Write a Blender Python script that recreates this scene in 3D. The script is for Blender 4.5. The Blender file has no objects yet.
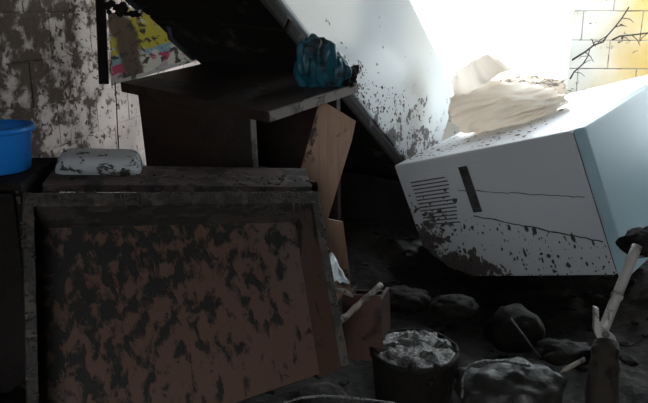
import bpy, bmesh, math, random
from mathutils import Vector, Matrix, noise

random.seed(7)
S = bpy.context.scene
COL = S.collection

# ------------------------------------------------------------------ camera
CAM = Vector((0.0, 0.0, 1.35))
PITCH = math.radians(15.4)
FPX = 700.0
cd = bpy.data.cameras.new('camera')
cd.sensor_width = 36.0
cd.sensor_fit = 'HORIZONTAL'
cd.lens = FPX / 648.0 * 36.0
cd.clip_start = 0.02
cam = bpy.data.objects.new('camera', cd)
COL.objects.link(cam)
cam.location = CAM
cam.rotation_euler = (math.pi / 2 - PITCH, 0, 0)
S.camera = cam

# ------------------------------------------------------------------ sky
W = bpy.data.worlds.new('overcast_sky')
S.world = W
W.use_nodes = True
bg = W.node_tree.nodes['Background']
bg.inputs['Color'].default_value = (0.86, 0.95, 1.0, 1)
bg.inputs['Strength'].default_value = 9.0

# ------------------------------------------------------------------ exposure
vs = S.view_settings
S.display_settings.display_device = 'sRGB'
vs.view_transform = 'Standard'
vs.look = 'None'
vs.gamma = 1.0
vs.use_curve_mapping = False
vs.exposure = 0.0
S.cycles.max_bounces = 8
S.cycles.diffuse_bounces = 5
S.cycles.use_denoising = True

# ------------------------------------------------------------------ room frame
PSI = math.radians(7.53)
UAX = Vector((math.cos(PSI), -math.sin(PSI), 0))      # across the room, to the right
VAX = Vector((math.sin(PSI), math.cos(PSI), 0))       # along the left wall, away
PW = Vector((-1.21, 3.31, 0))
RIGHT_U, BACK_V, FRONT_V, CEIL = 3.7, 2.19, -4.4, 2.55
OPEN_V0, OPEN_V1, OPEN_Z0, OPEN_Z1 = .28, 1.9, .85, 2.1     # unseen opening added in the right wall for side light
HOLE_U0, HOLE_U1, HOLE_V0, HOLE_V1 = 2.05, 3.5, .6, 1.95      # unseen roof gap added to light the freezer top
DOOR_U0, DOOR_U1, DOOR_Z1 = 1.2, 2.1, 2.15            # unseen doorway added behind the viewer for frontal fill
WIN_U0, WIN_U1, WIN_Z0, WIN_Z1 = 1.0, 2.72, 0.80, 2.40


def rp(u, v, z):
    return PW + UAX * u + VAX * v + Vector((0, 0, z))


ROOM = Matrix(((UAX.x, VAX.x, 0, PW.x), (UAX.y, VAX.y, 0, PW.y), (0, 0, 1, 0), (0, 0, 0, 1)))

FW = Vector((0, math.cos(PITCH), -math.sin(PITCH)))
UP = Vector((0, math.sin(PITCH), math.cos(PITCH)))
RT = Vector((1, 0, 0))


def P(x, y, d):
    """point of the place seen at pixel x, y at distance d along the view"""
    return CAM + (FW + RT * ((x - 324.0) / FPX) - UP * ((y - 201.5) / FPX)) * d


# ------------------------------------------------------------------ helpers
def link(o, parent=None):
    COL.objects.link(o)
    if parent is not None:
        o.parent = parent
    return o


def tag(o, label=None, cat=None, group=None, kind=None):
    if label: o['label'] = label
    if cat: o['category'] = cat
    if group: o['group'] = group
    if kind: o['kind'] = kind
    return o


def empty(name, mat, label, cat, group=None):
    o = bpy.data.objects.new(name, None)
    o.empty_display_size = 0.05
    link(o)
    o.matrix_world = mat
    return tag(o, label, cat, group)


def obj(name, bm, mat, parent=None, smooth=False, mw=None):
    me = bpy.data.meshes.new(name)
    bmesh.ops.recalc_face_normals(bm, faces=bm.faces)
    bm.to_mesh(me)
    bm.free()
    if smooth:
        for p in me.polygons:
            p.use_smooth = True
    me.materials.append(mat)
    o = bpy.data.objects.new(name, me)
    link(o, parent)
    if mw is not None:
        o.matrix_world = mw
    return o


def frame(o, ax, ay, az):
    return Matrix(((ax[0], ay[0], az[0], o[0]), (ax[1], ay[1], az[1], o[1]), (ax[2], ay[2], az[2], o[2]), (0, 0, 0, 1)))


def place(loc, rz=0.0, rx=0.0, ry=0.0):
    return Matrix.Translation(loc) @ Matrix.Rotation(rz, 4, 'Z') @ Matrix.Rotation(rx, 4, 'X') @ Matrix.Rotation(ry, 4, 'Y')


def facing(x, y, d, roll=0.0, tilt=0.0, yaw=0.0):
    """a frame at a point, X to the right of the room view, Z up, Y away"""
    return Matrix.Translation(P(x, y, d)) @ Matrix.Rotation(yaw, 4, 'Z') @ Matrix.Rotation(tilt, 4, 'X') @ Matrix.Rotation(roll, 4, 'Y')


def box(bm, lo, hi, bevel=0.0, mat=None, seg=2):
    r = bmesh.ops.create_cube(bm, size=1.0)
    vs_ = r['verts']
    for v in vs_:
        v.co = Vector([lo[i] + (v.co[i] + 0.5) * (hi[i] - lo[i]) for i in range(3)])
    if bevel > 0:
        es = list({e for v in vs_ for e in v.link_edges})
        rb = bmesh.ops.bevel(bm, geom=es, offset=bevel, segments=seg, affect='EDGES', profile=0.6)
        vs_ = list({v for f in rb['faces'] for v in f.verts} | {v for v in vs_ if v.is_valid})
    if mat is not None:
        bmesh.ops.transform(bm, matrix=mat, verts=[v for v in vs_ if v.is_valid])
    return bm


def bx(lo, hi, bevel=0.0):
    return box(bmesh.new(), lo, hi, bevel)


def tube(bm, pts, rad, n=10, cap=True):
    pts = [Vector(p) for p in pts]
    rads = rad if isinstance(rad, (list, tuple)) else [rad] * len(pts)
    rings = []
    ref = None
    for i, p in enumerate(pts):
        t = (pts[min(i + 1, len(pts) - 1)] - pts[max(i - 1, 0)]).normalized()
        if ref is None:
            ref = t.orthogonal().normalized()
        ref = (ref - t * ref.dot(t)).normalized()
        b = t.cross(ref)
        rings.append([bm.verts.new(p + (ref * math.cos(2 * math.pi * k / n) + b * math.sin(2 * math.pi * k / n)) * rads[i]) for k in range(n)])
    for a, b in zip(rings, rings[1:]):
        for k in range(n):
            bm.faces.new((a[k], a[(k + 1) % n], b[(k + 1) % n], b[k]))
    if cap:
        bm.faces.new(rings[0][::-1])
        bm.faces.new(rings[-1])
    return bm


def lathe(bm, prof, n=40, cap_bottom=True, cap_top=False, c=(0, 0, 0)):
    rings = []
    for r, z in prof:
        rings.append([bm.verts.new((c[0] + r * math.cos(2 * math.pi * k / n), c[1] + r * math.sin(2 * math.pi * k / n), c[2] + z)) for k in range(n)])
    for a, b in zip(rings, rings[1:]):
        for k in range(n):
            bm.faces.new((a[k], a[(k + 1) % n], b[(k + 1) % n], b[k]))
    if cap_bottom:
        bm.faces.new(rings[0][::-1])
    if cap_top:
        bm.faces.new(rings[-1])
    return bm


def prism(bm, outline, t):
    """outline in x,z, thickness t along y"""
    a = [bm.verts.new((x, 0, z)) for x, z in outline]
    b = [bm.verts.new((x, t, z)) for x, z in outline]
    bm.faces.new(a)
    bm.faces.new(b[::-1])
    n = len(a)
    for i in range(n):
        bm.faces.new((a[i], b[i], b[(i + 1) % n], a[(i + 1) % n]))
    return bm


def clod(bm, c, r, sq=(1, 1, 1), sub=1, amp=0.35, seed=0.0):
    res = bmesh.ops.create_icosphere(bm, subdivisions=sub, radius=1.0)
    for v in res['verts']:
        d = v.co.copy()
        k = 1 + amp * noise.noise(d * 1.6 + Vector((seed, seed * 1.7, -seed))) + 0.5 * amp * noise.noise(d * 4.1 + Vector((seed * 2, 0, seed)))
        v.co = Vector(c) + Vector((d.x * sq[0], d.y * sq[1], d.z * sq[2])) * (r * k)


def crust(pts_fn, count, r0, r1, flat=0.6, sub=1, axis=2, streak=None):
    bm = bmesh.new()
    for i in range(count):
        c = pts_fn()
        r = random.uniform(r0, r1) * (0.6 + 0.8 * random.random() ** 3)
        sq = [random.uniform(.8, 1.8), random.uniform(.8, 1.4), random.uniform(.8, 1.4)]
        sq[axis] = flat * random.uniform(.6, 1.3)
        if streak is not None:
            sq[streak] *= random.uniform(1.0, 2.6)
        clod(bm, c, r, sq, sub, .5, random.random() * 40)
    return bm


# ------------------------------------------------------------------ materials
MATS = {}


def mat_new(name):
    m = bpy.data.materials.new(name)
    m.use_nodes = True
    nt = m.node_tree
    return m, nt, nt.nodes['Principled BSDF']


def nd(nt, t, **kw):
    n = nt.nodes.new(t)
    for k, v in kw.items():
        setattr(n, k, v)
    return n


def math_(nt, op, a, b=None, c=None, clamp=False):
    n = nd(nt, 'ShaderNodeMath', operation=op, use_clamp=clamp)
    for i, s in enumerate((a, b, c)):
        if s is None: continue
        if isinstance(s, (int, float)):
            n.inputs[i].default_value = s
        else:
            nt.links.new(s, n.inputs[i])
    return n.outputs[0]


def coords(nt, kind, scale):
    if kind == 'World':
        g = nd(nt, 'ShaderNodeNewGeometry').outputs['Position']
    else:
        g = nd(nt, 'ShaderNodeTexCoord').outputs['Object']
    mp = nd(nt, 'ShaderNodeMapping')
    mp.inputs['Scale'].default_value = scale
    nt.links.new(g, mp.inputs['Vector'])
    return g, mp


def noise_(nt, vec, scale, detail=6, rough=.6, dist=0.0):
    n = nd(nt, 'ShaderNodeTexNoise')
    n.inputs['Scale'].default_value = scale
    n.inputs['Detail'].default_value = detail
    n.inputs['Roughness'].default_value = rough
    n.inputs['Distortion'].default_value = dist
    nt.links.new(vec, n.inputs['Vector'])
    return n.outputs['Fac']


def ramp01(nt, v, lo, hi):
    n = nd(nt, 'ShaderNodeMapRange', interpolation_type='SMOOTHSTEP')
    n.inputs['From Min'].default_value = lo
    n.inputs['From Max'].default_value = hi
    nt.links.new(v, n.inputs['Value'])
    return n.outputs['Result']


def mixc(nt, f, a, b):
    n = nd(nt, 'ShaderNodeMix', data_type='RGBA')
    for s, i in ((f, 0), (a, 6), (b, 7)):
        if isinstance(s, (int, float)):
            n.inputs[i].default_value = s
        elif isinstance(s, tuple):
            n.inputs[i].default_value = (*s, 1) if len(s) == 3 else s
        else:
            nt.links.new(s, n.inputs[i])
    return n.outputs[2]


def muddy(name, base, mud=(.03, .022, .016), scale=6.0, lo=.5, hi=.6, stretch=(1, 1, 1), rough=.5, mudrough=.55,
          planes=(), speck=None, kind='Object', bump=.4, vary=None, grain=None, base2=None, off=(0, 0, 0), spec=.5):
    """a painted or wooden surface with dried mud on it; planes = (nx,ny,nz,d,gain) pushes the mud to one side"""
    m, nt, b = mat_new(name)
    g, mp = coords(nt, kind, stretch)
    mp.inputs['Location'].default_value = off
    n1 = noise_(nt, mp.outputs[0], scale, 7, .62, .3)
    val = n1
    for nx, ny, nz, d, gain in planes:
        dt = nd(nt, 'ShaderNodeVectorMath', operation='DOT_PRODUCT')
        nt.links.new(g, dt.inputs[0])
        dt.inputs[1].default_value = (nx, ny, nz)
        k = math_(nt, 'MULTIPLY', math_(nt, 'ADD', dt.outputs['Value'], d), gain)
        k = math_(nt, 'MINIMUM', math_(nt, 'MAXIMUM', k, -.3), .22)
        val = math_(nt, 'ADD', val, k)
    mask = ramp01(nt, val, lo, hi)
    if speck:
        n2 = noise_(nt, mp.outputs[0], speck[0], 3, .5, .6)
        n2b = math_(nt, 'ADD', n2, math_(nt, 'MULTIPLY', math_(nt, 'SUBTRACT', val, .5), speck[2] if len(speck) > 2 else .5))
        mask = math_(nt, 'MAXIMUM', mask, ramp01(nt, n2b, speck[1], speck[1] + .05))
    fine = noise_(nt, mp.outputs[0], 55, 4, .7)
    col = base
    if base2:
        nb = noise_(nt, mp.outputs[0], base2[1], 4, .5)
        col = mixc(nt, ramp01(nt, nb, .4, .65), base, base2[0])
    if grain:
        mg = nd(nt, 'ShaderNodeMapping')
        mg.inputs['Scale'].default_value = grain[1]
        nt.links.new(g, mg.inputs['Vector'])
        ng = noise_(nt, mg.outputs[0], 6, 5, .6, 1.0)
        col = mixc(nt, ramp01(nt, ng, .35, .7), col, grain[0])
    mudc = mixc(nt, fine, tuple(c * .6 for c in mud), tuple(min(1, c * 1.5) for c in mud))
    col = mixc(nt, mask, col, mudc)
    nt.links.new(col, b.inputs['Base Color'])
    rr = nd(nt, 'ShaderNodeMapRange')
    rr.inputs['To Min'].default_value = rough
    rr.inputs['To Max'].default_value = mudrough
    nt.links.new(mask, rr.inputs['Value'])
    nt.links.new(rr.outputs[0], b.inputs['Roughness'])
    b.inputs['Specular IOR Level'].default_value = spec
    bp = nd(nt, 'ShaderNodeBump')
    bp.inputs['Strength'].default_value = bump
    bp.inputs['Distance'].default_value = .006
    h = math_(nt, 'ADD', mask, math_(nt, 'MULTIPLY', fine, math_(nt, 'ADD', math_(nt, 'MULTIPLY', mask, .5), .05)))
    nt.links.new(h, bp.inputs['Height'])
    nt.links.new(bp.outputs[0], b.inputs['Normal'])
    MATS[name] = m
    return m


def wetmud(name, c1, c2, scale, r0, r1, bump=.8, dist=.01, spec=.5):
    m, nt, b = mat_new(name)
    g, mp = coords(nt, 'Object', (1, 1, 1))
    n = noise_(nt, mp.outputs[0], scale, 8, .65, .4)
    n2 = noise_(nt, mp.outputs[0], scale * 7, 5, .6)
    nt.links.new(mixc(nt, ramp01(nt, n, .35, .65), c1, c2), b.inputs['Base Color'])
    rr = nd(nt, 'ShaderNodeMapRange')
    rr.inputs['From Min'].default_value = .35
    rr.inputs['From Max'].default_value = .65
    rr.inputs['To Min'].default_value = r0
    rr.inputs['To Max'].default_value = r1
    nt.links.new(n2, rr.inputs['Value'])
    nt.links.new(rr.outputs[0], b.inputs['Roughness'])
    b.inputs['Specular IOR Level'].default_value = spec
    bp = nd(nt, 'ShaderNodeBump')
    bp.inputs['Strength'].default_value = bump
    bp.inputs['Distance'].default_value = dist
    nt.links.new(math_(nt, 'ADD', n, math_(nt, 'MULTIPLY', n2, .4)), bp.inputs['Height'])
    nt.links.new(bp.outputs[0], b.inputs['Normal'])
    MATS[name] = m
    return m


MUD = (.026, .020, .016)
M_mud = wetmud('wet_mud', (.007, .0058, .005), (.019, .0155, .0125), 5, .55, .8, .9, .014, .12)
M_mudpale = wetmud('drying_mud', (.035, .028, .022), (.075, .06, .05), 9, .5, .8, .8, .006, .3)
M_mudgloss = wetmud('glossy_mud', (.035, .031, .028), (.095, .086, .08), 16, .08, .35, 1.0, .014, .8)
M_splash = wetmud('splashed_mud', (.05, .043, .039), (.10, .09, .083), 30, .5, .8, .6, .004, .3)
M_wall = muddy('muddy_painted_block', (.58, .49, .455), (.075, .053, .040), 8.0, .51, .66, (1.8, .9, 1.3), .8, .9,
               planes=((-.13, -.99, .50, 3.02, .165),), speck=(26, .585, .6), kind='World', bump=.6, base2=((.40, .34, .31), 2.7), spec=.2)
M_wallb = muddy('white_painted_block', (.74, .72, .66), (.10, .08, .06), 5, .66, .74, (1, 1, 1.4), .8, .9,
                speck=(20, .70, .5), kind='World', bump=.5, base2=((.70, .66, .56), 2.0), spec=.2)

def yellow_stain(m, u0, u1):
    """old yellow paint spreading over the wall from u0 on, ragged by noise"""
    nt = m.node_tree
    b = nt.nodes['Principled BSDF']
    src = b.inputs['Base Color'].links[0].from_socket
    g = nd(nt, 'ShaderNodeNewGeometry').outputs['Position']
    dt = nd(nt, 'ShaderNodeVectorMath', operation='DOT_PRODUCT')
    nt.links.new(g, dt.inputs[0])
    dt.inputs[1].default_value = UAX
    u = math_(nt, 'SUBTRACT', dt.outputs['Value'], UAX.dot(PW))
    u = math_(nt, 'ADD', u, math_(nt, 'MULTIPLY', math_(nt, 'SUBTRACT', noise_(nt, g, 4, 5, .6), .5), .5))
    mx = nd(nt, 'ShaderNodeMix', data_type='RGBA', blend_type='MULTIPLY')
    nt.links.new(ramp01(nt, u, u0, u1), mx.inputs[0])
    nt.links.new(src, mx.inputs[6])
    mx.inputs[7].default_value = (.92, .66, .24, 1)
    nt.links.new(mx.outputs[2], b.inputs['Base Color'])


yellow_stain(M_wallb, 2.75, 3.35)
M_mortar = muddy('mortar', (.40, .36, .34), (.07, .05, .04), 6, .5, .6, kind='World', rough=.9, mudrough=.9, spec=.2)
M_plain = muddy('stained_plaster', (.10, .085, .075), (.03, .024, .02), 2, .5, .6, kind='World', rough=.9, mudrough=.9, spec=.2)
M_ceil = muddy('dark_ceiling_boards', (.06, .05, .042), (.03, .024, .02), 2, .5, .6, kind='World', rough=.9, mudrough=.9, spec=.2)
M_ground = muddy('pale_dry_mud_ground', (.34, .29, .23), (.22, .18, .14), .4, .5, .6, kind='World', rough=.95, mudrough=.95, spec=.2)

# ------------------------------------------------------------------ the shell of the room
ground = bmesh.new()
box(ground, (-60, -60, -.30), (60, 60, -.06))
tag(obj('ground', ground, M_ground), 'pale dried mud ground outside the house', 'ground', kind='structure')

HB = (.394, .03, .194)                                   # a concrete block's face


def blockmesh():
    bm = bx((0, 0, 0), HB, .004)
    me = bpy.data.meshes.new('block')
    bm.to_mesh(me)
    bm.free()
    return me


def halfmesh(w):
    bm = bx((0, 0, 0), (w, HB[1], HB[2]), .004)
    me = bpy.data.meshes.new('block')
    bm.to_mesh(me)
    bm.free()
    return me


BM_L = blockmesh(); BM_L.materials.append(M_wall)
BM_B = blockmesh(); BM_B.materials.append(M_wallb)
JOINT0 = .134

# left wall, its blocks laid in courses of 0.2
bm = bmesh.new()
box(bm, (-.22, FRONT_V, -.06), (-.007, BACK_V, CEIL))
wl = tag(obj('wall_left', bm, M_wall, mw=ROOM), 'mud-splashed pale block wall behind the blue bucket', 'wall', kind='structure')
for r in range(0, 12):
    z = JOINT0 - .2 + .2 * r + .003
    if z + HB[2] > CEIL: break
    v = -1.7 + (.2 if r % 2 else 0)
    while v + .39 < BACK_V:
        o = bpy.data.objects.new('block', BM_L)
        link(o, wl)
        o.matrix_local = Matrix.Translation((-.030 + random.uniform(-.001, .002), v + .003, z)) @ Matrix.Rotation(math.pi / 2, 4, 'Z') @ Matrix.Translation((0, -.03, 0))
        v += .4

# back wall with the window opening
bm = bmesh.new()
y0, y1 = BACK_V + .005, BACK_V + .22
box(bm, (-.22, y0, -.06), (WIN_U0, y1, CEIL))
box(bm, (WIN_U1, y0, -.06), (RIGHT_U + .22, y1, CEIL))
box(bm, (WIN_U0, y0, -.06), (WIN_U1, y1, WIN_Z0))
box(bm, (WIN_U0, y0, WIN_Z1), (WIN_U1, y1, CEIL))
wb = tag(obj('wall_back', bm, M_mortar, mw=ROOM), 'bright white and yellowed block wall around the window opening', 'wall', kind='structure')
halves = {}
for r in range(0, 12):
    z = JOINT0 - .2 + .2 * r + .003
    if z + HB[2] > CEIL: break
    u = -.02 + (.2 if r % 2 else 0)
    while u < RIGHT_U - .05:
        a, b = u + .003, u + .397
        segs = [(a, b)]
        if z + HB[2] > WIN_Z0 + .02 and z < WIN_Z1:
            segs = []
            if a < WIN_U0 - .04: segs.append((a, min(b, WIN_U0)))
            if b > WIN_U1 + .04: segs.append((max(a, WIN_U1), b))
        for (p, q) in segs:
            w = round(min(q, RIGHT_U) - p, 3)
            if w >= .385:
                me = BM_B
            else:
                key = w
                if key not in halves:
                    halves[key] = halfmesh(w)
                    halves[key].materials.append(M_wallb)
                me = halves[key]
            o = bpy.data.objects.new('block', me)
            link(o, wb)
            o.matrix_local = Matrix.Translation((p, BACK_V + random.uniform(-.002, .003), z))
        u += .4

bm = bmesh.new()
x0, x1 = RIGHT_U, RIGHT_U + .2
box(bm, (x0, FRONT_V, -.06), (x1, OPEN_V0, CEIL))
box(bm, (x0, OPEN_V1, -.06), (x1, BACK_V + .02, CEIL))
box(bm, (x0, OPEN_V0, OPEN_Z1), (x1, OPEN_V1, CEIL))
box(bm, (x0, OPEN_V0, -.06), (x1, OPEN_V1, OPEN_Z0))
tag(obj('wall_right', bm, M_plain, mw=ROOM), 'stained plaster wall with a wide opening added for side light', 'wall', kind='structure')
bm = bmesh.new()
box(bm, (-.22, FRONT_V - .2, -.06), (DOOR_U0, FRONT_V, CEIL))
box(bm, (DOOR_U1, FRONT_V - .2, -.06), (RIGHT_U + .2, FRONT_V, CEIL))
box(bm, (DOOR_U0, FRONT_V - .2, DOOR_Z1), (DOOR_U1, FRONT_V, CEIL))
tag(obj('wall_front', bm, M_plain, mw=ROOM), 'stained plaster wall with a doorway added behind the viewer for fill light', 'wall', kind='structure')
bm = bmesh.new()
box(bm, (-.22, FRONT_V - .2, CEIL), (RIGHT_U + .2, HOLE_V0, CEIL + .1))
box(bm, (-.22, HOLE_V1, CEIL), (RIGHT_U + .2, BACK_V + .22, CEIL + .1))
box(bm, (-.22, HOLE_V0, CEIL), (HOLE_U0, HOLE_V1, CEIL + .1))
box(bm, (HOLE_U1, HOLE_V0, CEIL), (RIGHT_U + .2, HOLE_V1, CEIL + .1))
tag(obj('ceiling', bm, M_ceil, mw=ROOM), 'dark boarded ceiling with a gap added near the window to let in light', 'ceiling', kind='structure')
# window reveal: a rough sill and jamb lining
bm = bmesh.new()
box(bm, (WIN_U0, BACK_V - .01, WIN_Z0 - .05), (WIN_U1, BACK_V + .22, WIN_Z0), .006)
box(bm, (WIN_U1 - .012, BACK_V, WIN_Z0), (WIN_U1, BACK_V + .22, WIN_Z1))
box(bm, (WIN_U0, BACK_V, WIN_Z0), (WIN_U0 + .012, BACK_V + .22, WIN_Z1))
tag(obj('window_1', bm, M_wallb, mw=ROOM), 'open window with plastered reveal and glaring daylight', 'window', kind='structure')


# the mud that fills the room
def gz(x, y, cx, cy, sx, sy):
    return math.exp(-((x - cx) / sx) ** 2 - ((y - cy) / sy) ** 2)


def mudh(x, y):
    h = .19
    h += .26 * gz(x, y, -.45, 1.55, .55, .55)
    h += .30 * gz(x, y, .15, 3.95, .5, .55)
    h -= .15 * gz(x, y, .72, 2.85, .55, .45)
    h += .05 * noise.noise(Vector((x * 2.1, y * 2.1, 3.0))) + .035 * noise.noise(Vector((x * 6, y * 6, 1.0)))
    h += .018 * abs(noise.noise(Vector((x * 15, y * 15, 7.0)))) + .008 * noise.noise(Vector((x * 34, y * 34, 2.0)))
    return h


bm = bmesh.new()
NU, NV = 190, 240
gv = []
for j in range(NV + 1):
    row = []
    for i in range(NU + 1):
        u = -.02 + (RIGHT_U + .02) * i / NU
        v = FRONT_V + (BACK_V + .02 - FRONT_V) * j / NV
        q = rp(u, v, 0)
        row.append(bm.verts.new((q.x, q.y, mudh(q.x, q.y))))
    gv.append(row)
for j in range(NV):
    for i in range(NU):
        bm.faces.new((gv[j][i], gv[j][i + 1], gv[j + 1][i + 1], gv[j + 1][i]))
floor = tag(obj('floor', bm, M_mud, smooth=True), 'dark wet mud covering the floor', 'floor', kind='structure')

# ------------------------------------------------------------------ refrigerator, tipped over
FA = Vector((-.862, .502, .070)).normalized()
FB = Vector((.323, .437, .840)); FB = (FB - FA * FB.dot(FA)).normalized()
FD = FA.cross(FB)
M_enamel = muddy('white_enamel_fridge', (.70, .75, .78), (.11, .11, .112), 9, .60, .66, (1, 1, .8), .11, .6,
                 planes=((0, -1, .32, -.16, .55),), speck=(30, .61, 1.1), bump=.3)
M_gasket = muddy('dark_gasket', (.05, .055, .06), MUD, 8, .55, .65, rough=.6)
M_door = muddy('muddy_shaded_enamel', (.10, .09, .085), (.011, .009, .008), 5, .28, .44, rough=.6, mudrough=.8, bump=.4, spec=.15)  # near-black mud coat carries the shade of the tipped underside
fr = empty('refrigerator', frame(Vector((-.205, 2.329, 1.375)), FA, FB, FD),
           'tall white refrigerator tipped over, leaning on the dark desk', 'refrigerator')
FWD, FDP = .635, .665
obj('body', bx((0, .066, -.30), (FWD, FDP, 1.95), .012), M_enamel, fr)
obj('gasket', bx((.012, .054, -.29), (FWD - .012, .068, 1.94)), M_gasket, fr)
for a, b in ((-.30, .18), (.188, 1.95)):
    d = obj('door', bx((0, 0, a), (FWD, .055, b), .014), M_door, fr)
    z0 = (b - .3) if a < 0 else a + .06
    h = bmesh.new()
    tube(h, [(FWD - .06, .004, z0), (FWD - .06, -.03, z0 + .03), (FWD - .06, -.03, z0 + .19), (FWD - .06, .004, z0 + .22)], .011, 8)
    obj('handle', h, M_gasket, d, True)
for xa in (.03, FWD - .10):
    obj('foot', bx((xa, .07, 1.945), (xa + .07, .16, 1.975), .004), M_gasket, fr)


def lowlit():
    t = random.uniform(.72, 1.62)
    return (-.003, .075 + (.12 + .35 * max(0, t - .95)) * random.random() ** 1.5, t)


tag(obj('mud_crust', crust(lowlit, 260, .0015, .0055, .25, 1, 0, 2), M_splash, fr), kind='stuff')

# ------------------------------------------------------------------ chest freezer, lying on its side
ZX = Vector((.600, -.742, .301)).normalized()
ZY = Vector((.722, .664, .198)); ZY = (ZY - ZX * ZY.dot(ZX)).normalized()
ZZ = ZX.cross(ZY)
FL, FY, FZ_ = 1.05, .954, .605
M_frz = muddy('white_enamel_freezer', (.62, .62, .64), (.085, .070, .064), 10, .60, .68, (1, 1, 1), .4, .6,
              planes=((-.23, 0, -1, -.50, .5), (-.75, 0, -.66, -.86, .9)), speck=(24, .66, 1.3), bump=.3)
M_lid = muddy('pale_blue_lid', (.46, .63, .70), (.05, .045, .04), 9, .72, .78, rough=.35, mudrough=.6,
              planes=((0, 0, -1, -.47, .6),), bump=.2)
M_black = muddy('black_plastic', (.06, .058, .06), MUD, 12, .5, .6, rough=.5)
fz = empty('chest_freezer', frame(Vector((.973, 2.589, .922)), ZX, ZY, ZZ),
           'white chest freezer lying tilted on its side, pale blue lid facing right', 'freezer')
obj('body', bx((-FL, 0, -FZ_), (-.062, FY, 0), .010), M_frz, fz)
obj('lid_seal', bx((-.064, .012, -FZ_ + .012), (-.050, FY - .012, -.012)), M_black, fz)
lid = obj('lid', bx((-.052, -.004, -FZ_ - .004), (0, FY + .004, .004), .010), M_lid, fz)
tag(lid, 'pale blue flat lid')
# trim strip near the upper edge of the front
obj('trim_strip', bx((-FL + .03, -.002, -.074), (-.075, .004, -.071)), M_frz, fz)
# crease lines scraped across the front
for (xa, za, xb, zb, r) in ((-.70, -.17, -.09, -.27, .0024), (-.66, -.30, -.07, -.46, .0038)):
    b = bmesh.new()
    n = 26
    tube(b, [(xa + (xb - xa) * i / n, -.001, za + (zb - za) * i / n + .006 * noise.noise(Vector((i * .7, xa, 0)))) for i in range(n + 1)],
         [r * (.6 + .8 * abs(noise.noise(Vector((i * .9, 5, za))))) for i in range(n + 1)], 6)
    tag(obj('mud_line', b, M_mudpale, fz), kind='stuff')
# grille of raised ribs, slot panel
M_slit = muddy('grimy_slit', (.10, .095, .095), MUD, 22, .45, .6, rough=.6)
gr = obj('grille', bx((-.985, -.003, -.345), (-.735, .004, -.085), .002), M_frz, fz)
for k in range(13):
    z = -.10 - k * .0185
    b = bx((-.975, -.005, z - .0035), (-.75 + .01 * math.sin(k), .002, z + .0035), .002)
    obj('slit', b, M_slit, gr)
sl = obj('vent_panel', bx((-.655, -.004, -.285), (-.605, .004, -.065), .002), M_black, fz)
for k in range(10):
    z = -.08 - k * .021
    obj('slat', bx((-.650, -.008, z - .004), (-.610, .002, z + .004), .001), M_black, sl)


def topf():
    return (-random.uniform(.3, 1.03) , .03 + .5 * random.random() ** 1.3, .003)


tag(obj('mud_crust', crust(topf, 190, .003, .008, .2), M_splash, fz), kind='stuff')


def frontlow():
    x = -random.uniform(.02, .95)
    top = -.30 - .16 * (x + .66) / .59
    z = -.62 + (top + .62) * random.random() ** .8
    return (x, -.002, z)


tag(obj('mud_crust', crust(frontlow, 190, .002, .0065, .25, 1, 1, 2), M_splash, fz), kind='stuff')


def leftlow():
    k = random.random()
    return (-1.04 + .32 * random.random() * (1 - k), -.003, -.20 - .40 * k + .05 * random.random())


tag(obj('mud_crust', crust(leftlow, 110, .004, .011, .2, 1, 1), M_splash, fz), kind='stuff')

# ------------------------------------------------------------------ desk
DX = Vector((.790, -.610, -.062)).normalized()
DY = Vector((.613, .783, .107)); DY = (DY - DX * DY.dot(DX)).normalized()
DZ = DX.cross(DY)
DS = .655
M_desk = muddy('dark_stained_veneer', (.040, .022, .016), (.022, .018, .015), 4, .5, .62, (1, 1, 1), .5, .6,
               grain=((.020, .011, .009), (.6, 6, 6)), bump=.4)
M_edge = muddy('muddy_board_edge', (.16, .13, .11), (.04, .032, .026), 14, .5, .6, rough=.6, bump=.8)
dN = CAM + (Vector((-.256, 3.196, .896)) - CAM) * DS
dk = empty('writing_desk', frame(dN, DX, DY, DZ), 'dark brown wooden desk holding up the tipped refrigerator', 'desk')
DL, DW, DT = 1.086 * DS, .711 * DS, .036
obj('desk_top', bx((-DL, 0, -DT), (0, DW, 0), .004), M_desk, dk)
obj('edge_band', bx((-.002, .004, -DT + .003), (.004, DW - .004, -.003)), M_edge, dk)
obj('side_panel', bx((-DL + .055, .030, -.74), (-.105, .050, -DT)), M_desk, dk)
obj('side_panel', bx((-DL + .055, DW - .05, -.74), (-.055, DW - .03, -DT)), M_desk, dk)
obj('panel_edge', bx((-.106, .028, -.74), (-.100, .050, -DT - .002)), M_edge, dk)
obj('back_panel', bx((-DL + .05, .05, -.70), (-DL + .065, DW - .05, -DT)), M_desk, dk)
obj('shelf', bx((-DL + .06, .05, -.40), (-.08, DW - .05, -.382)), M_desk, dk)


def dtop():
    e = random.random()
    if e < .45:
        return (random.uniform(-.03, .004), random.uniform(0, DW), random.uniform(-.02, .002))
    return (-.02 - .35 * random.random() ** 1.5, DW * random.random(), .001)


tag(obj('mud_crust', crust(dtop, 160, .002, .008, .3), M_mudpale, dk), kind='stuff')

# blue bundle at the desk's right corner
M_blue = muddy('wet_teal_cloth', (.009, .085, .125), (.014, .015, .016), 9, .53, .63, rough=.38, mudrough=.5, bump=.5, off=(3, 1, 2))


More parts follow.
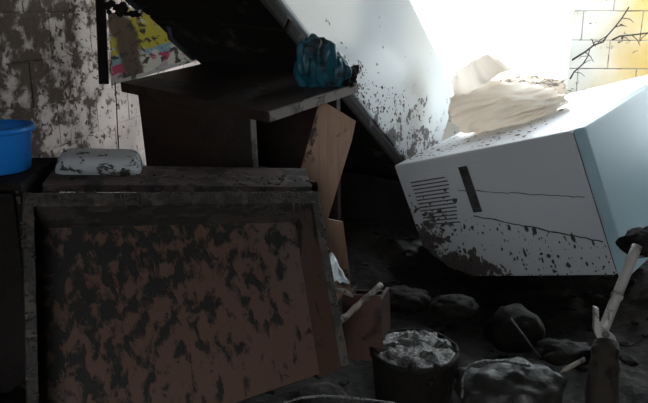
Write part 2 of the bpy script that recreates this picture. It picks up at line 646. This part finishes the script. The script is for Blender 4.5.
def bundle(bm, c, r, sq, seed, folds=.12, sub=4):
    res = bmesh.ops.create_icosphere(bm, subdivisions=sub, radius=1.0)
    for v in res['verts']:
        d = v.co.copy()
        k = 1 + .18 * noise.noise(d * 1.4 + Vector((seed, 0, 0)))
        f = abs(noise.noise(Vector((d.x * 2.6, d.y * 2.6, d.z * .9)) + Vector((0, seed, 0))))
        k += folds * (f * 2 - .5) + .03 * noise.noise(d * 9)
        p = Vector((d.x * sq[0], d.y * sq[1], d.z * sq[2])) * (r * k)
        v.co = Vector(c) + p
    for v in res['verts']:
        if v.co.z < c[2] - r * sq[2] * .72:
            v.co.z = c[2] - r * sq[2] * .72


bpos = dN + DY * (DW * .80) - DX * .10
bl = empty('cloth_bundle', frame(bpos, DX, DY, DZ), 'crumpled teal blue plastic bundle on the right corner of the desk', 'bundle')
bm = bmesh.new()
bundle(bm, (-.005, -.005, .066), .088, (.9, .8, 1.1), 1.0, .22, 5)
obj('cloth', bm, M_blue, bl, True)
bm = bmesh.new()
bundle(bm, (.046, .024, .042), .058, (.95, .9, 1.1), 4.0, .24, 5)
obj('fold', bm, M_blue, bl, True)


def btop():
    a = random.uniform(0, 6.28)
    r = .05 * random.random()
    return (.03 + r * math.cos(a), .03 + r * math.sin(a), .085 + .02 * random.random())


tag(obj('mud_crust', crust(btop, 26, .008, .018, .9), M_mud, bl), kind='stuff')
mc = bmesh.new()
for i in range(16):
    clod(mc, dN + DY * (DW * random.uniform(.86, 1.0)) + DX * random.uniform(-.05, .01) + DZ * random.uniform(0, .045), random.uniform(.008, .020), (1, 1, .9), 2, .6, i * 3.1)
tag(obj('mud_clump', mc, M_mud), 'black mud clump beside the teal bundle on the desk corner', 'mud', kind='stuff')

# ------------------------------------------------------------------ overturned drawer cabinet in front
CX = Vector((.9111, .3999, -.0994)).normalized()
CY = Vector((-.3763, .709, -.5964)); CY = (CY - CX * CY.dot(CX)).normalized()
CZ = CX.cross(CY)
CW, CH, CDp = .7074, .455, .15
M_cab = muddy('reddish_wood_muddy', (.095, .062, .056), (.016, .016, .0145), 30, .455, .56, (1, 1, .6), .6, .6,
              planes=((.0, 0, 1, .22, .22), (-1, 0, 0, -.40, .18)), bump=.4, base2=((.10, .055, .040), 2.2), spec=.2)
M_cabedge = muddy('mud_caked_wood', (.065, .05, .042), (.026, .022, .019), 16, .44, .56, (1, 1, 1), .6, .7, bump=.9)
cb = empty('overturned_cabinet', frame(Vector((-.0172, 1.772, .8901)), CX, CY, CZ),
           'large overturned reddish wooden cabinet carcass, hollow side toward viewer, streaked with mud', 'cabinet')
T = .034
CL = CH + .13
bm = prism(bmesh.new(), [(-.012, -.01), (-CW + .012, -.01), (-CW + .012, -CL + .01), (-.012, -CH + .01)], .014)
bmesh.ops.translate(bm, verts=bm.verts, vec=(0, CDp - .014, 0))
obj('back_panel', bm, M_cab, cb)
tp = obj('top_board', bx((-CW, 0, -T), (.004, CDp, 0), .004), M_cabedge, cb)
obj('side_board', bx((-.020, .004, -CH), (0, CDp, -T), .003), M_cab, cb)
obj('side_board', bx((-CW, .004, -CL), (-CW + .020, CDp, -T), .003), M_cab, cb)
obj('edge_strip', bx((-.021, -.002, -CH), (.001, .004, -T), .001), M_cabedge, cb)
obj('edge_strip', bx((-CW - .001, -.002, -CL), (-CW + .021, .004, -T), .001), M_cabedge, cb)


def crim():
    e = random.random()
    if e < .55:
        return (-CW * random.random() ** 1.6, random.uniform(-.004, .05), random.uniform(-.006, .004))
    if e < .75:
        return (-CW * random.random(), -.002, -T * random.random())
    if e < .88:
        return (-CW + random.uniform(-.002, .02), -.004, -CH * random.random())
    return (random.uniform(-.02, .002), -.002, -CH * random.random())


tag(obj('mud_crust', crust(crim, 330, .002, .0065, .7), M_mudpale, cb), kind='stuff')
dr = bmesh.new()
for i in range(44):
    x = -CW * random.random() ** 1.5
    L = random.uniform(.008, .045) * (1.5 if x > -.25 else 1)
    tube(dr, [(x, -.004, -.004), (x + random.uniform(-.003, .003), -.008, -L * .5), (x + random.uniform(-.006, .006), -.006, -L)], [.0022, .0018, .0008], 5)
tag(obj('mud_drip', dr, M_mudpale, cb), kind='stuff')

# plank lying across behind the cabinet's upper edge, carrying the basin
M_plank = muddy('reddish_plank', (.13, .085, .072), (.03, .026, .022), 12, .47, .58, (1, 1, 1), .65, .7,
                grain=((.07, .045, .04), (1, 8, 8)), bump=.6)
pa, pb = P(42, 184, 1.86), P(312, 187, 1.96)
pxx = (pb - pa).normalized()
pzz = (Vector((0, -.10, 1)) - pxx * Vector((0, -.10, 1)).dot(pxx)).normalized()
pyy = pzz.cross(pxx)
PL = (pb - pa).length
pk = empty('bench', frame(pa, pxx, pyy, pzz), 'long narrow reddish bench crusted with mud under the grey basin', 'bench')
obj('board', bx((0, 0, -.022), (PL, .17, 0), .003), M_plank, pk)
for xa in (.10, PL - .16):
    obj('leg', bx((xa, .03, -.66), (xa + .022, .12, -.022), .002), M_plank, pk)


def plk():
    return (PL * (1 - random.random() ** 1.4 * .95), random.uniform(-.003, .09), random.uniform(-.02, .003))


tag(obj('mud_crust', crust(plk, 240, .003, .009, .6), M_mudpale, pk), kind='stuff')

# grey basin turned upside down
M_tin = muddy('dull_grey_metal', (.46, .46, .46), (.045, .04, .036), 22, .55, .62, (.8, .8, 1.3), .4, .6, speck=(48, .60, .8), bump=.3)


def rrect(hx, hy, r, n=6):
    out = []
    for cx, cy, a0 in ((hx - r, hy - r, 0), (-hx + r, hy - r, 90), (-hx + r, -hy + r, 180), (hx - r, -hy + r, 270)):
        for k in range(n + 1):
            a = math.radians(a0 + 90 * k / n)
            out.append((cx + r * math.cos(a), cy + r * math.sin(a)))
    return out


def loft(bm, rings, cap0=True, cap1=True):
    vv = [[bm.verts.new((x, y, z)) for x, y in ring] for ring, z in rings]
    n = len(vv[0])
    for a, b in zip(vv, vv[1:]):
        for k in range(n):
            bm.faces.new((a[k], a[(k + 1) % n], b[(k + 1) % n], b[k]))
    if cap0: bm.faces.new(vv[0][::-1])
    if cap1: bm.faces.new(vv[-1])
    return bm


ba_mid = P(97, 178, 1.96)
bs = empty('basin', frame(ba_mid + pzz * .001 + pyy * .055, pxx, pyy, pzz), 'grey metal basin turned upside down on the long plank', 'basin')
bm = bmesh.new()
loft(bm, [(rrect(.118, .062, .03), .004), (rrect(.114, .059, .03), .025), (rrect(.108, .054, .03), .047), (rrect(.101, .048, .028), .054), (rrect(.092, .040, .025), .056)])
obj('shell', bm, M_tin, bs, True)
bm = bmesh.new()
loft(bm, [(rrect(.120, .064, .03), 0), (rrect(.1235, .0675, .032), .002), (rrect(.1235, .0675, .032), .006), (rrect(.1185, .0625, .03), .008)])
obj('rim', bm, M_tin, bs)

# dark stand in the corner with the blue bucket
M_dark = muddy('black_mud_and_shade', (.012, .009, .008), (.009, .007, .006), 6, .5, .6, rough=.75, mudrough=.8, bump=.6, spec=.15)  # shared black; on the panel by the freezer it stands in for shade
stl = P(21, 181, 1.80)
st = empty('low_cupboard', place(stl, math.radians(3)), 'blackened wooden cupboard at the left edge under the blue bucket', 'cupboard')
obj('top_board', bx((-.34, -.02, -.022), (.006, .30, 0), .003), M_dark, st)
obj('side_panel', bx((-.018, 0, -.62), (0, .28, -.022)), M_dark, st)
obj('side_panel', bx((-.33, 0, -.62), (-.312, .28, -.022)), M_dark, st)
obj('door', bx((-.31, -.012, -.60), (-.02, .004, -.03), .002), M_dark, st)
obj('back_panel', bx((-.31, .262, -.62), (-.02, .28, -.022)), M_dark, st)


def stedge():
    return (random.uniform(-.012, .004), -.012, -.55 * random.random())


tag(obj('mud_crust', crust(stedge, 60, .002, .006, 1.2), M_mudpale, st), kind='stuff')

M_bluep = muddy('blue_plastic', (.014, .19, .62), (.02, .02, .025), 9, .66, .74, rough=.35, mudrough=.6, bump=.2)
bk = empty('bucket', Matrix.Translation(Vector((P(-2, 179, 1.93).x, P(-2, 179, 1.93).y, stl.z + .001))) @ Matrix.Diagonal((1.04, 1.04, .82, 1)) @ Matrix.Rotation(.3, 4, 'Z'), 'small bright blue plastic bucket at the left edge', 'bucket')
bm = bmesh.new()
lathe(bm, [(.082, 0), (.086, .004), (.097, .135), (.099, .146), (.096, .146), (.092, .135), (.080, .012), (.0, .010)], 48)
obj('body', bm, M_bluep, bk, True)
bm = bmesh.new()
lathe(bm, [(.098, .128), (.106, .131), (.1075, .140), (.106, .148), (.099, .150), (.097, .146)], 48, False)
obj('rim', bm, M_bluep, bk, True)
bm = bmesh.new()
tube(bm, [(.104 * math.cos(a), .104 * math.sin(a), .136 - .035 * math.sin(a)) for a in [math.pi * k / 24 for k in range(25)]], .0025, 6)
obj('handle', bm, M_black, bk, True)

# ------------------------------------------------------------------ left wall: calendar, dark batten, wire
m, nt, b = mat_new('printed_calendar_page')
g, mp = coords(nt, 'Object', (1, 1, 1))
sx = nd(nt, 'ShaderNodeSeparateXYZ')
nt.links.new(g, sx.inputs[0])
nz1 = noise_(nt, mp.outputs[0], 14, 4, .6)
nz2 = noise_(nt, mp.outputs[0], 9, 5, .6, .5)
zz = math_(nt, 'ADD', sx.outputs['Z'], math_(nt, 'MULTIPLY', math_(nt, 'SUBTRACT', nz1, .5), .05))
xx = math_(nt, 'ADD', sx.outputs['X'], math_(nt, 'MULTIPLY', math_(nt, 'SUBTRACT', nz2, .5), .12))
col = mixc(nt, ramp01(nt, zz, .03, .035), (.52, .42, .42), (.55, .06, .14))
col = mixc(nt, ramp01(nt, zz, .075, .08), col, (.26, .42, .50))
col = mixc(nt, ramp01(nt, zz, .11, .12), col, (.60, .50, .05))
col = mixc(nt, ramp01(nt, nz2, .52, .56), col, (.70, .66, .55))
col = mixc(nt, math_(nt, 'MULTIPLY', ramp01(nt, xx, .06, .09), ramp01(nt, math_(nt, 'MULTIPLY', xx, -1), -.20, -.17)), col, (.13, .085, .05))
mk = ramp01(nt, noise_(nt, mp.outputs[0], 24, 6, .65, .4), .53, .60)
col = mixc(nt, mk, col, (.06, .045, .035))
nt.links.new(col, b.inputs['Base Color'])
b.inputs['Roughness'].default_value = .6
M_cal = m
M_paper = muddy('dirty_paper', (.55, .52, .48), (.07, .055, .045), 14, .56, .66, rough=.8, mudrough=.8, bump=.3)

c0, c1, c2 = P(112, 83, 3.45), P(198, 58, 3.62), P(108, 14, 3.40)
ex = (c1 - c0).normalized()
ez = (c2 - c0); shear = ez.dot(ex); ez = ez - ex * shear; eh = ez.length; ez.normalize()
ey = ez.cross(ex)
cw = (c1 - c0).length
cl = empty('wall_calendar', frame(c0, ex, ey, ez), 'yellow and pink printed calendar sheet smeared with mud, on the left wall', 'calendar')
bm = bmesh.new()
n = 16
fr_, bk_ = [], []
for i in range(n + 1):
    x = cw * i / n
    for j in range(n + 1):
        z = eh * j / n
        y = .010 * noise.noise(Vector((x * 9, z * 9, 3)))
        fr_.append(bm.verts.new((x + shear * j / n, y, z)))
        bk_.append(bm.verts.new((x + shear * j / n, y + .002, z)))
for i in range(n):
    for j in range(n):
        k = i * (n + 1) + j
        bm.faces.new((fr_[k], fr_[k + n + 1], fr_[k + n + 2], fr_[k + 1]))
        bm.faces.new((bk_[k], bk_[k + 1], bk_[k + n + 2], bk_[k + n + 1]))
obj('sheet', bm, M_cal, cl, True)
obj('bottom_strip', bx((-.003, -.006, -.012), (cw + .003, .010, .006), .002), M_paper, cl)
bm = bmesh.new()
tube(bm, [P(115, 82, 3.42), P(116.5, 105, 3.44), P(117.5, 130, 3.45), P(119, 154, 3.46)], .0028, 6)
tag(obj('cord', bm, M_dark), 'thin dark cord hanging down the wall below the calendar', 'cord')

bm = bmesh.new()
t0, t1 = P(100, -12, 3.40), P(104, 84, 3.46)
for k in range(1):
    az = (t0 - t1).normalized()
    ax_ = Vector((1, .25, 0)); ax_ = (ax_ - az * ax_.dot(az)).normalized()
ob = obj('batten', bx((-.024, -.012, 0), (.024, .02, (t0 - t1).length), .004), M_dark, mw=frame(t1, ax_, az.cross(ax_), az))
tag(ob, 'black wooden batten upright on the wall beside the calendar', 'batten')
bm = bmesh.new()
pt = [P(104 + 34 * random.random(), 3 + 12 * random.random(), 3.39) for _ in range(26)]
for i, q in enumerate(pt):
    clod(bm, q, random.uniform(.008, .02), (1.2, .6, 1), 1, .6, i)
tag(obj('mud_clump', bm, M_mud), 'dark mud clump stuck over the top of the calendar', 'mud', kind='stuff')

# ------------------------------------------------------------------ sack on the freezer
M_sack = muddy('cream_plastic_sack', (.80, .71, .62), (.22, .17, .13), 6, .62, .75, rough=.45, mudrough=.6, bump=.25, base2=((.84, .78, .72), 4))
nt = M_sack.node_tree
tr = nd(nt, 'ShaderNodeBsdfTranslucent')
tr.inputs['Color'].default_value = (.92, .86, .78, 1)
mx = nd(nt, 'ShaderNodeMixShader')
mx.inputs[0].default_value = .62
nt.links.new(nt.nodes['Principled BSDF'].outputs[0], mx.inputs[1])
nt.links.new(tr.outputs[0], mx.inputs[2])
nt.links.new(mx.outputs[0], nt.nodes['Material Output'].inputs['Surface'])
zo = Vector((.973, 2.589, .922))
sp = zo - ZX * .66 + ZY * .48
sk = empty('sack', frame(sp, ZX, ZY, ZZ), 'slumped cream plastic sack lying on the upper side of the freezer', 'sack')
bm = bmesh.new()
res = bmesh.ops.create_icosphere(bm, subdivisions=6, radius=1.0)
for v in res['verts']:
    d = v.co.copy()
    x = math.copysign(abs(d.x) ** .8, d.x)
    y = math.copysign(abs(d.y) ** .8, d.y)
    z = math.copysign(abs(d.z) ** .8, d.z)
    taper = 1 - .36 * (x + 1)                       # full at the left, running out flat to the right
    hump = .16 * max(.25, taper)
    f = noise.noise(Vector((x * 1.2 + y * .8, z * 3.5 - x * 3.2 + y, y * 1.3)))
    k = 1 + .10 * noise.noise(d * 1.6 + Vector((2, 0, 0))) - .22 * abs(f) + .03 * abs(noise.noise(Vector((x * 2, z * 5 - x * 4, 2)))) + .01 * noise.noise(d * 6)
    q = Vector((x * .30, y * .22 * (1 - .2 * (x + 1) / 2), z * hump)) * k
    q.z += hump * .82
    if q.z < .003: q.z = .003
    v.co = q
obj('bag', bm, M_sack, sk, True)
bm = bmesh.new()
tube(bm, [(-.12, .02, .20), (-.14, .02, .27), (-.155, .025, .31)], [.15, .12, .10], 40, False)
for v in bm.verts:
    a = math.atan2(v.co.y - .02, v.co.x + .14)
    g_ = .018 * math.sin(a * 7 + 1) + .012 * math.sin(a * 13)
    v.co += Vector((math.cos(a) * g_, math.sin(a) * g_, .012 * noise.noise(v.co * 20)))
obj('mouth', bm, M_sack, sk, True)

# ------------------------------------------------------------------ heap on the window sill, twigs
M_heap = muddy('pale_debris', (.34, .27, .21), (.07, .055, .045), 16, .5, .6, kind='World', rough=.9, mudrough=.9, bump=.8)
bm = bmesh.new()
nu, nv = 70, 26
rows = []
for j in range(nv + 1):
    row = []
    for i in range(nu + 1):
        u = WIN_U0 + .02 + (WIN_U1 - WIN_U0 - .04) * i / nu
        v = BACK_V - .10 + .55 * j / nv
        e = math.sin(math.pi * min(1, max(0, j / nv))) ** .6
        h = WIN_Z0 + (.012 + .05 * gz(u, v, 2.45, BACK_V + .2, .16, .2) + .03 * abs(noise.noise(Vector((u * 7, v * 7, 4)))) + .02 * noise.noise(Vector((u * 21, v * 21, 9)))) * e - .10 * (1 - e) ** 2
        q = rp(u, v, h)
        row.append(bm.verts.new(q))
    rows.append(row)
for j in range(nv):
    for i in range(nu):
        bm.faces.new((rows[j][i], rows[j][i + 1], rows[j + 1][i + 1], rows[j + 1][i]))
tag(obj('debris_heap', bm, M_heap, smooth=True), 'pale heap of mud and plant debris lying on the window sill', 'debris', kind='stuff')
bm = bmesh.new()
for i in range(230):
    u = random.uniform(WIN_U0 + .1, WIN_U1 + .5)
    v = BACK_V + random.uniform(-.11, .28) if u < WIN_U1 - .02 else BACK_V - random.uniform(.02, .10)
    z = WIN_Z0 + random.uniform(0, .05) if u < WIN_U1 - .02 else WIN_Z0 - random.uniform(.0, .05)
    L = random.uniform(.015, .05)
    a = random.uniform(0, 3.14)
    q = rp(u, v, z)
    tube(bm, [q, q + Vector((math.cos(a), math.sin(a) * .6, random.uniform(-.3, .4))) * L], [.006, .003], 4)
tag(obj('twig_litter', bm, M_heap), 'scattered twig litter along the window sill', 'litter', kind='stuff')

TW = [
    ('long thin twig slanting over the yellowed wall right of the window', [(572, 60), (585, 52), (594, 45), (603, 42), (607, 36), (615, 27), (622, 18), (629, 7)], .008),
    ('short bent twig low on the window jamb', [(570, 79), (574, 72), (583, 64), (588, 56), (590, 48)], .006),
    ('forked twig lying level across the yellowed wall', [(612, 40), (620, 36), (632, 35), (648, 33), (656, 32)], .007),
]
for lab, pts, r in TW:
    bm = bmesh.new()
    pp = [P(x, y, 4.90 - (x - 610) * .0014) for x, y in pts]
    tube(bm, pp, [r * (1 - .5 * i / len(pp)) for i in range(len(pp))], 6)
    for i in range(1, len(pp) - 1):
        d = Vector((random.uniform(-1, 1), random.uniform(-.3, 0), random.uniform(-1, .6))).normalized()
        tube(bm, [pp[i], pp[i] + d * .05, pp[i] + d * .08 + Vector((0, 0, -.02))], [r * .5, r * .4, r * .2], 5)
    tag(obj('twig', bm, M_mudpale, smooth=True), lab, 'twig', 'twigs by the window')

# ------------------------------------------------------------------ broken board in the middle, added shade panel
M_ply = muddy('orange_brown_board', (.42, .25, .165), (.045, .032, .024), 9, .57, .66, (1, 1, .8), .6, .7,
              grain=((.34, .19, .12), (8, 8, 1)), bump=.3)


def plate(name, label, cat, pix, d, t, mat, slope=0.0, group=None):
    """a flat board of real thickness whose plane stands at distance d, leaning by slope"""
    o = P(pix[0][0], pix[0][1], d)
    nrm = Vector((slope, -1.0, .12)).normalized()
    ax = Vector((1, slope, 0)).normalized()
    ax = (ax - nrm * ax.dot(nrm)).normalized()
    az = ax.cross(-nrm).normalized()
    out = []
    for x, y in pix:
        ray = P(x, y, 1.0) - CAM
        k = (o - CAM).dot(nrm) / ray.dot(nrm)
        q = CAM + ray * k - o
        out.append((q.dot(ax), q.dot(az)))
    bm = bmesh.new()
    prism(bm, out, t)
    ob = obj(name, bm, mat, mw=frame(o, ax, -nrm, az))
    tag(ob, label, cat, group)
    return ob, (o, ax, nrm, az, out)


plate('broken_board', 'orange-brown broken board leaning under the right end of the desk', 'board',
      [(320, 99), (356, 121), (352, 140), (328, 219), (343, 222), (349, 268), (352, 300), (336, 300), (327, 262), (322, 222), (317, 181), (310, 184), (296, 186), (304, 158)],
      2.44, .016, M_ply, .10)

plate('shade_panel', 'black panel added for the shade in the gap left of the freezer', 'panel',
      [(338, 172), (372, 176), (406, 184), (416, 205), (444, 300), (338, 300)], 3.52, .018, M_dark, .10)  # added panel: blocks the light behind and keeps the gap in black shade

# small reddish drawer, stick and plastic scrap
M_red = muddy('dark_red_wood', (.045, .018, .013), (.014, .011, .010), 9, .52, .62, rough=.6, mudrough=.7, bump=.4, spec=.2)
dq = P(342, 300, 1.93)
dw = empty('small_drawer', place(dq, math.radians(-14), math.radians(-8), math.radians(-4)), 'small dark red wooden drawer beside the overturned cabinet', 'drawer')
obj('front_panel', bx((0, 0, -.17), (.108, .012, .015), .002), M_red, dw)
obj('side_panel', bx((0, .012, -.165), (.010, .16, .0)), M_red, dw)
obj('side_panel', bx((.098, .012, -.165), (.108, .16, .0)), M_red, dw)
obj('base_panel', bx((.010, .012, -.165), (.098, .16, -.155)), M_red, dw)
obj('back_panel', bx((.010, .15, -.155), (.098, .16, -.01)), M_red, dw)

M_palew = muddy('pale_stick_wood', (.22, .18, .15), (.05, .04, .03), 22, .5, .58, rough=.5, mudrough=.5, bump=.9)
bm = bmesh.new()
q0, q1 = P(336, 325, 1.82), P(381, 285, 1.95)
tube(bm, [q0.lerp(q1, t) + Vector((0, 0, .003 * noise.noise(Vector((t * 6, 0, 0))))) for t in [i / 12 for i in range(13)]],
     [.009 + .003 * noise.noise(Vector((i * .9, 2, 0))) for i in range(13)], 8)
tag(obj('stick', bm, M_palew, smooth=True), 'pale mud-streaked stick propped on the small red drawer', 'stick')
bm = bmesh.new()
q0, q1 = P(336, 290, 1.83), P(353, 296, 1.84)
tube(bm, [q0, q0.lerp(q1, .5) + Vector((0, 0, .004)), q1], [.006, .008, .004], 7)
tag(obj('splinter', bm, M_palew, smooth=True), 'short pale splinter lying above the propped stick', 'splinter')

M_plas = muddy('pale_plastic_scrap', (.36, .40, .42), (.06, .055, .05), 24, .55, .62, rough=.25, mudrough=.5, bump=.4)
bm = bmesh.new()
A, B, Cc, Dd = P(325, 252, 1.86), P(333, 255, 1.90), P(350, 284, 1.90), P(332, 280, 1.84)
n = 14
fa, ba = [], []
for i in range(n + 1):
    for j in range(n + 1):
        s, t = i / n, j / n
        q = A.lerp(B, s).lerp(Dd.lerp(Cc, s), t)
        q = q + Vector((.0, -.012 * noise.noise(q * 42), .008 * noise.noise(q * 60 + Vector((3, 0, 0)))))
        fa.append(bm.verts.new(q))
        ba.append(bm.verts.new(q + Vector((0, .004, 0))))
for i in range(n):
    for j in range(n):
        k = i * (n + 1) + j
        bm.faces.new((fa[k], fa[k + n + 1], fa[k + n + 2], fa[k + 1]))
        bm.faces.new((ba[k], ba[k + 1], ba[k + n + 2], ba[k + n + 1]))
tag(obj('plastic_scrap', bm, M_plas, smooth=True), 'crumpled pale plastic scrap caught beside the overturned cabinet', 'plastic')

# ------------------------------------------------------------------ mud-caked tub in the middle of the floor
tc = P(415, 344, 1.92)
tb = empty('tub', Matrix.Translation(tc - Vector((0, 0, .23))), 'round tub brimming with glossy wet mud on the muddy floor', 'tub')
bm = bmesh.new()
lathe(bm, [(.098, 0), (.100, .01), (.116, .20), (.122, .205), (.122, .219), (.114, .22), (.108, .19)], 40)
for v in bm.verts:
    v.co += Vector((1, 1, 0)) * .0
    k = .006 * noise.noise(v.co * 20)
    v.co += Vector((v.co.x, v.co.y, 0)).normalized() * k
obj('body', bm, M_mud, tb, True)
bm = bmesh.new()
n, mr = 56, 22
prev = None
cen = bm.verts.new((0, 0, .236))
for r in range(1, mr + 1):
    rad = .120 * r / mr
    ring = []
    for k in range(n):
        a = 2 * math.pi * k / n
        x, y = rad * math.cos(a), rad * math.sin(a)
        z = .232 - .022 * (r / mr) ** 3 + .013 * noise.noise(Vector((x * 26, y * 26, 0))) + .008 * noise.noise(Vector((x * 60, y * 60, 5)))
        dd = y - (.012 - 1.6 * (x - .01) ** 2)
        z -= .016 * math.exp(-(dd / .009) ** 2)
        ring.append(bm.verts.new((x, y, z)))
    if prev is None:
        for k in range(n): bm.faces.new((cen, ring[k], ring[(k + 1) % n]))
    else:
        for k in range(n): bm.faces.new((prev[k], ring[k], ring[(k + 1) % n], prev[(k + 1) % n]))
    prev = ring
obj('mud_fill', bm, M_mudgloss, tb, True)
bm = bmesh.new()
for i in range(16):
    a = random.uniform(0, 6.28)
    clod(bm, (.110 * math.cos(a), .116 * math.sin(a), random.uniform(.17, .222)), random.uniform(.006, .015), (1, 1, random.uniform(.7, 1.8)), 1, .5, i * 1.3)
tag(obj('mud_crust', bm, M_mud, tb, True), kind='stuff')


# muddy bags and lumps on the floor
def lump(name, label, cat, x, y, d, sx_, sy_, sz_, seed, mat, folds=.12, rz=0.0):
    bm = bmesh.new()
    bundle(bm, (0, 0, sz_ * .7), 1.0, (sx_, sy_, sz_), seed, folds, 4)
    c = P(x, y, d)
    o = obj(name, bm, mat, None, True, Matrix.Translation(c - Vector((0, 0, sz_ * .7))) @ Matrix.Rotation(rz, 4, 'Z'))
    return tag(o, label, cat)


M_bag = wetmud('mud_soaked_cloth', (.012, .0105, .0095), (.034, .030, .026), 7, .3, .6, .7, .010, .35)
lump('muddy_bag', 'mud-soaked dark bag slumped on the floor right of the tub', 'bag', 512, 392, 1.84, .145, .10, .075, 3.3, M_bag, .16)
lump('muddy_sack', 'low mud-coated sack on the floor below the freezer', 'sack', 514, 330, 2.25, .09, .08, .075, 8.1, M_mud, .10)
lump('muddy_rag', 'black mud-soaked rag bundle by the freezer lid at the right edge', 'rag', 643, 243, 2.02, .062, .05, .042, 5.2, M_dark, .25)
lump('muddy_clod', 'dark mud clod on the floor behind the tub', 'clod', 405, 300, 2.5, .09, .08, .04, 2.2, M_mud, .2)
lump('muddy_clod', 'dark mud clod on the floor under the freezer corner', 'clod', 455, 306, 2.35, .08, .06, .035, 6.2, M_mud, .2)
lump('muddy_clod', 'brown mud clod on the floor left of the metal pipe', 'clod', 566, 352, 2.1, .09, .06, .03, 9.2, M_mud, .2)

bm = bmesh.new()
tube(bm, [P(462, 398, 1.74), P(463, 378, 1.76), P(470, 365, 1.78), P(482, 361, 1.79), P(505, 361, 1.80), P(530, 366, 1.82)], .004, 7)
tag(obj('cord', bm, M_mudgloss, smooth=True), 'muddy cord looped over the dark bag', 'cord')
bm = bmesh.new()
tube(bm, [P(511, 319, 2.12), P(525, 338, 2.06), P(540, 357, 2.0)], [.004, .004, .003], 7)
tag(obj('stick', bm, M_mudpale, smooth=True), 'thin straight stick resting on the low sack', 'stick')
bm = bmesh.new()
tube(bm, [P(556, 373, 1.84), P(568, 368, 1.85), P(585, 359, 1.86)], [.004, .0065, .006], 8)
tag(obj('stick', bm, M_palew, smooth=True), 'short pale stick end beside the muddy post', 'stick')

# pipe with bent bracket, muddy post
M_pipe = muddy('galvanised_pipe', (.36, .33, .31), (.06, .045, .038), 20, .52, .60, rough=.35, mudrough=.6, bump=.6)
M_post = muddy('muddy_post', (.032, .024, .019), (.014, .011, .010), 8, .5, .6, rough=.7, bump=.8, spec=.2)
pp = empty('pipe', Matrix.Translation(P(604, 330, 1.80)), 'rusty grey metal pipe with bent bracket leaning at the right edge', 'pipe')
inv = P(604, 330, 1.80)
bm = bmesh.new()
e0, e1 = P(604, 328, 1.80) - inv, P(637, 246, 1.86) - inv
tube(bm, [e0.lerp(e1, i / 8) for i in range(9)], [.0135 + .001 * noise.noise(Vector((i, 0, 0))) for i in range(9)], 14)
obj('tube', bm, M_pipe, pp, True)
bm = bmesh.new()
tube(bm, [e0.lerp(e1, .36), e0.lerp(e1, .40)], .016, 14)
obj('collar', bm, M_pipe, pp, True)
fo = P(593, 309, 1.79)
out = []
for x, y in [(594, 307), (598, 308), (600, 322), (610, 333), (618, 340), (623, 352), (612, 344), (600, 341), (596, 332)]:
    q = P(x, y, 1.79) - fo
    out.append((q.x, q.z))
bm = bmesh.new()
prism(bm, out, .014)
br = obj('bracket', bm, M_pipe, pp)
br.matrix_local = Matrix.Translation(fo - inv - Vector((0, .004, 0)))
bm = bmesh.new()
lathe(bm, [(.009, 0), (.009, .004), (.004, .006)], 14, True, True)
bo = obj('bolt', bm, M_black, br)
bo.matrix_local = Matrix.Translation(P(605, 334, 1.79) - fo) @ Matrix.Rotation(math.pi / 2, 4, 'X')
bm = bmesh.new()
g0, g1 = P(606, 342, 1.82), P(599, 430, 1.72)
tube(bm, [g0.lerp(g1, i / 10) for i in range(11)], [.030 + .008 * min(1, i / 3) + .007 * noise.noise(Vector((i * .8, 1, 4))) for i in range(11)], 14)
tag(obj('post', bm, M_post, smooth=True), 'thick mud-browned wooden post under the pipe bracket', 'post')
bm = bmesh.new()
tube(bm, [P(645, 246, 2.02), P(638, 253, 2.0), P(637, 258, 2.0), P(643, 257, 2.0), P(656, 256, 2.0)], .0025, 6)
tag(obj('wire', bm, M_palew, smooth=True), 'thin pale wire at the right edge below the rag bundle', 'wire')

# cables at the bottom of the view
bm = bmesh.new()
tube(bm, [P(x, y, 1.52) for x, y in ((270, 412), (284, 403), (300, 398), (320, 396), (345, 397), (370, 400), (392, 403), (410, 408))], .003, 8)
tag(obj('cable', bm, M_mudgloss, smooth=True), 'thick muddy cable curving along the bottom edge', 'cable')
bm = bmesh.new()
tube(bm, [P(x, y, 1.56) for x, y in ((309, 387), (316, 384), (328, 383.5), (338, 387), (345, 394), (350, 402))], .0025, 7)
tag(obj('cable', bm, M_mudpale, smooth=True), 'thin loop of muddy wire below the overturned cabinet', 'cable')

# loose clods scattered over the mud
bm = bmesh.new()
for i in range(520):
    x, y = random.uniform(-.9, 2.0), random.uniform(1.4, 4.2)
    r = random.uniform(.006, .026)
    clod(bm, (x, y, mudh(x, y) + r * .2), r, (random.uniform(.8, 1.8), random.uniform(.8, 1.6), .6), 1, .5, i * .7)
tag(obj('mud_clods', bm, M_mud), 'small loose clods scattered over the muddy floor', 'mud', kind='stuff')
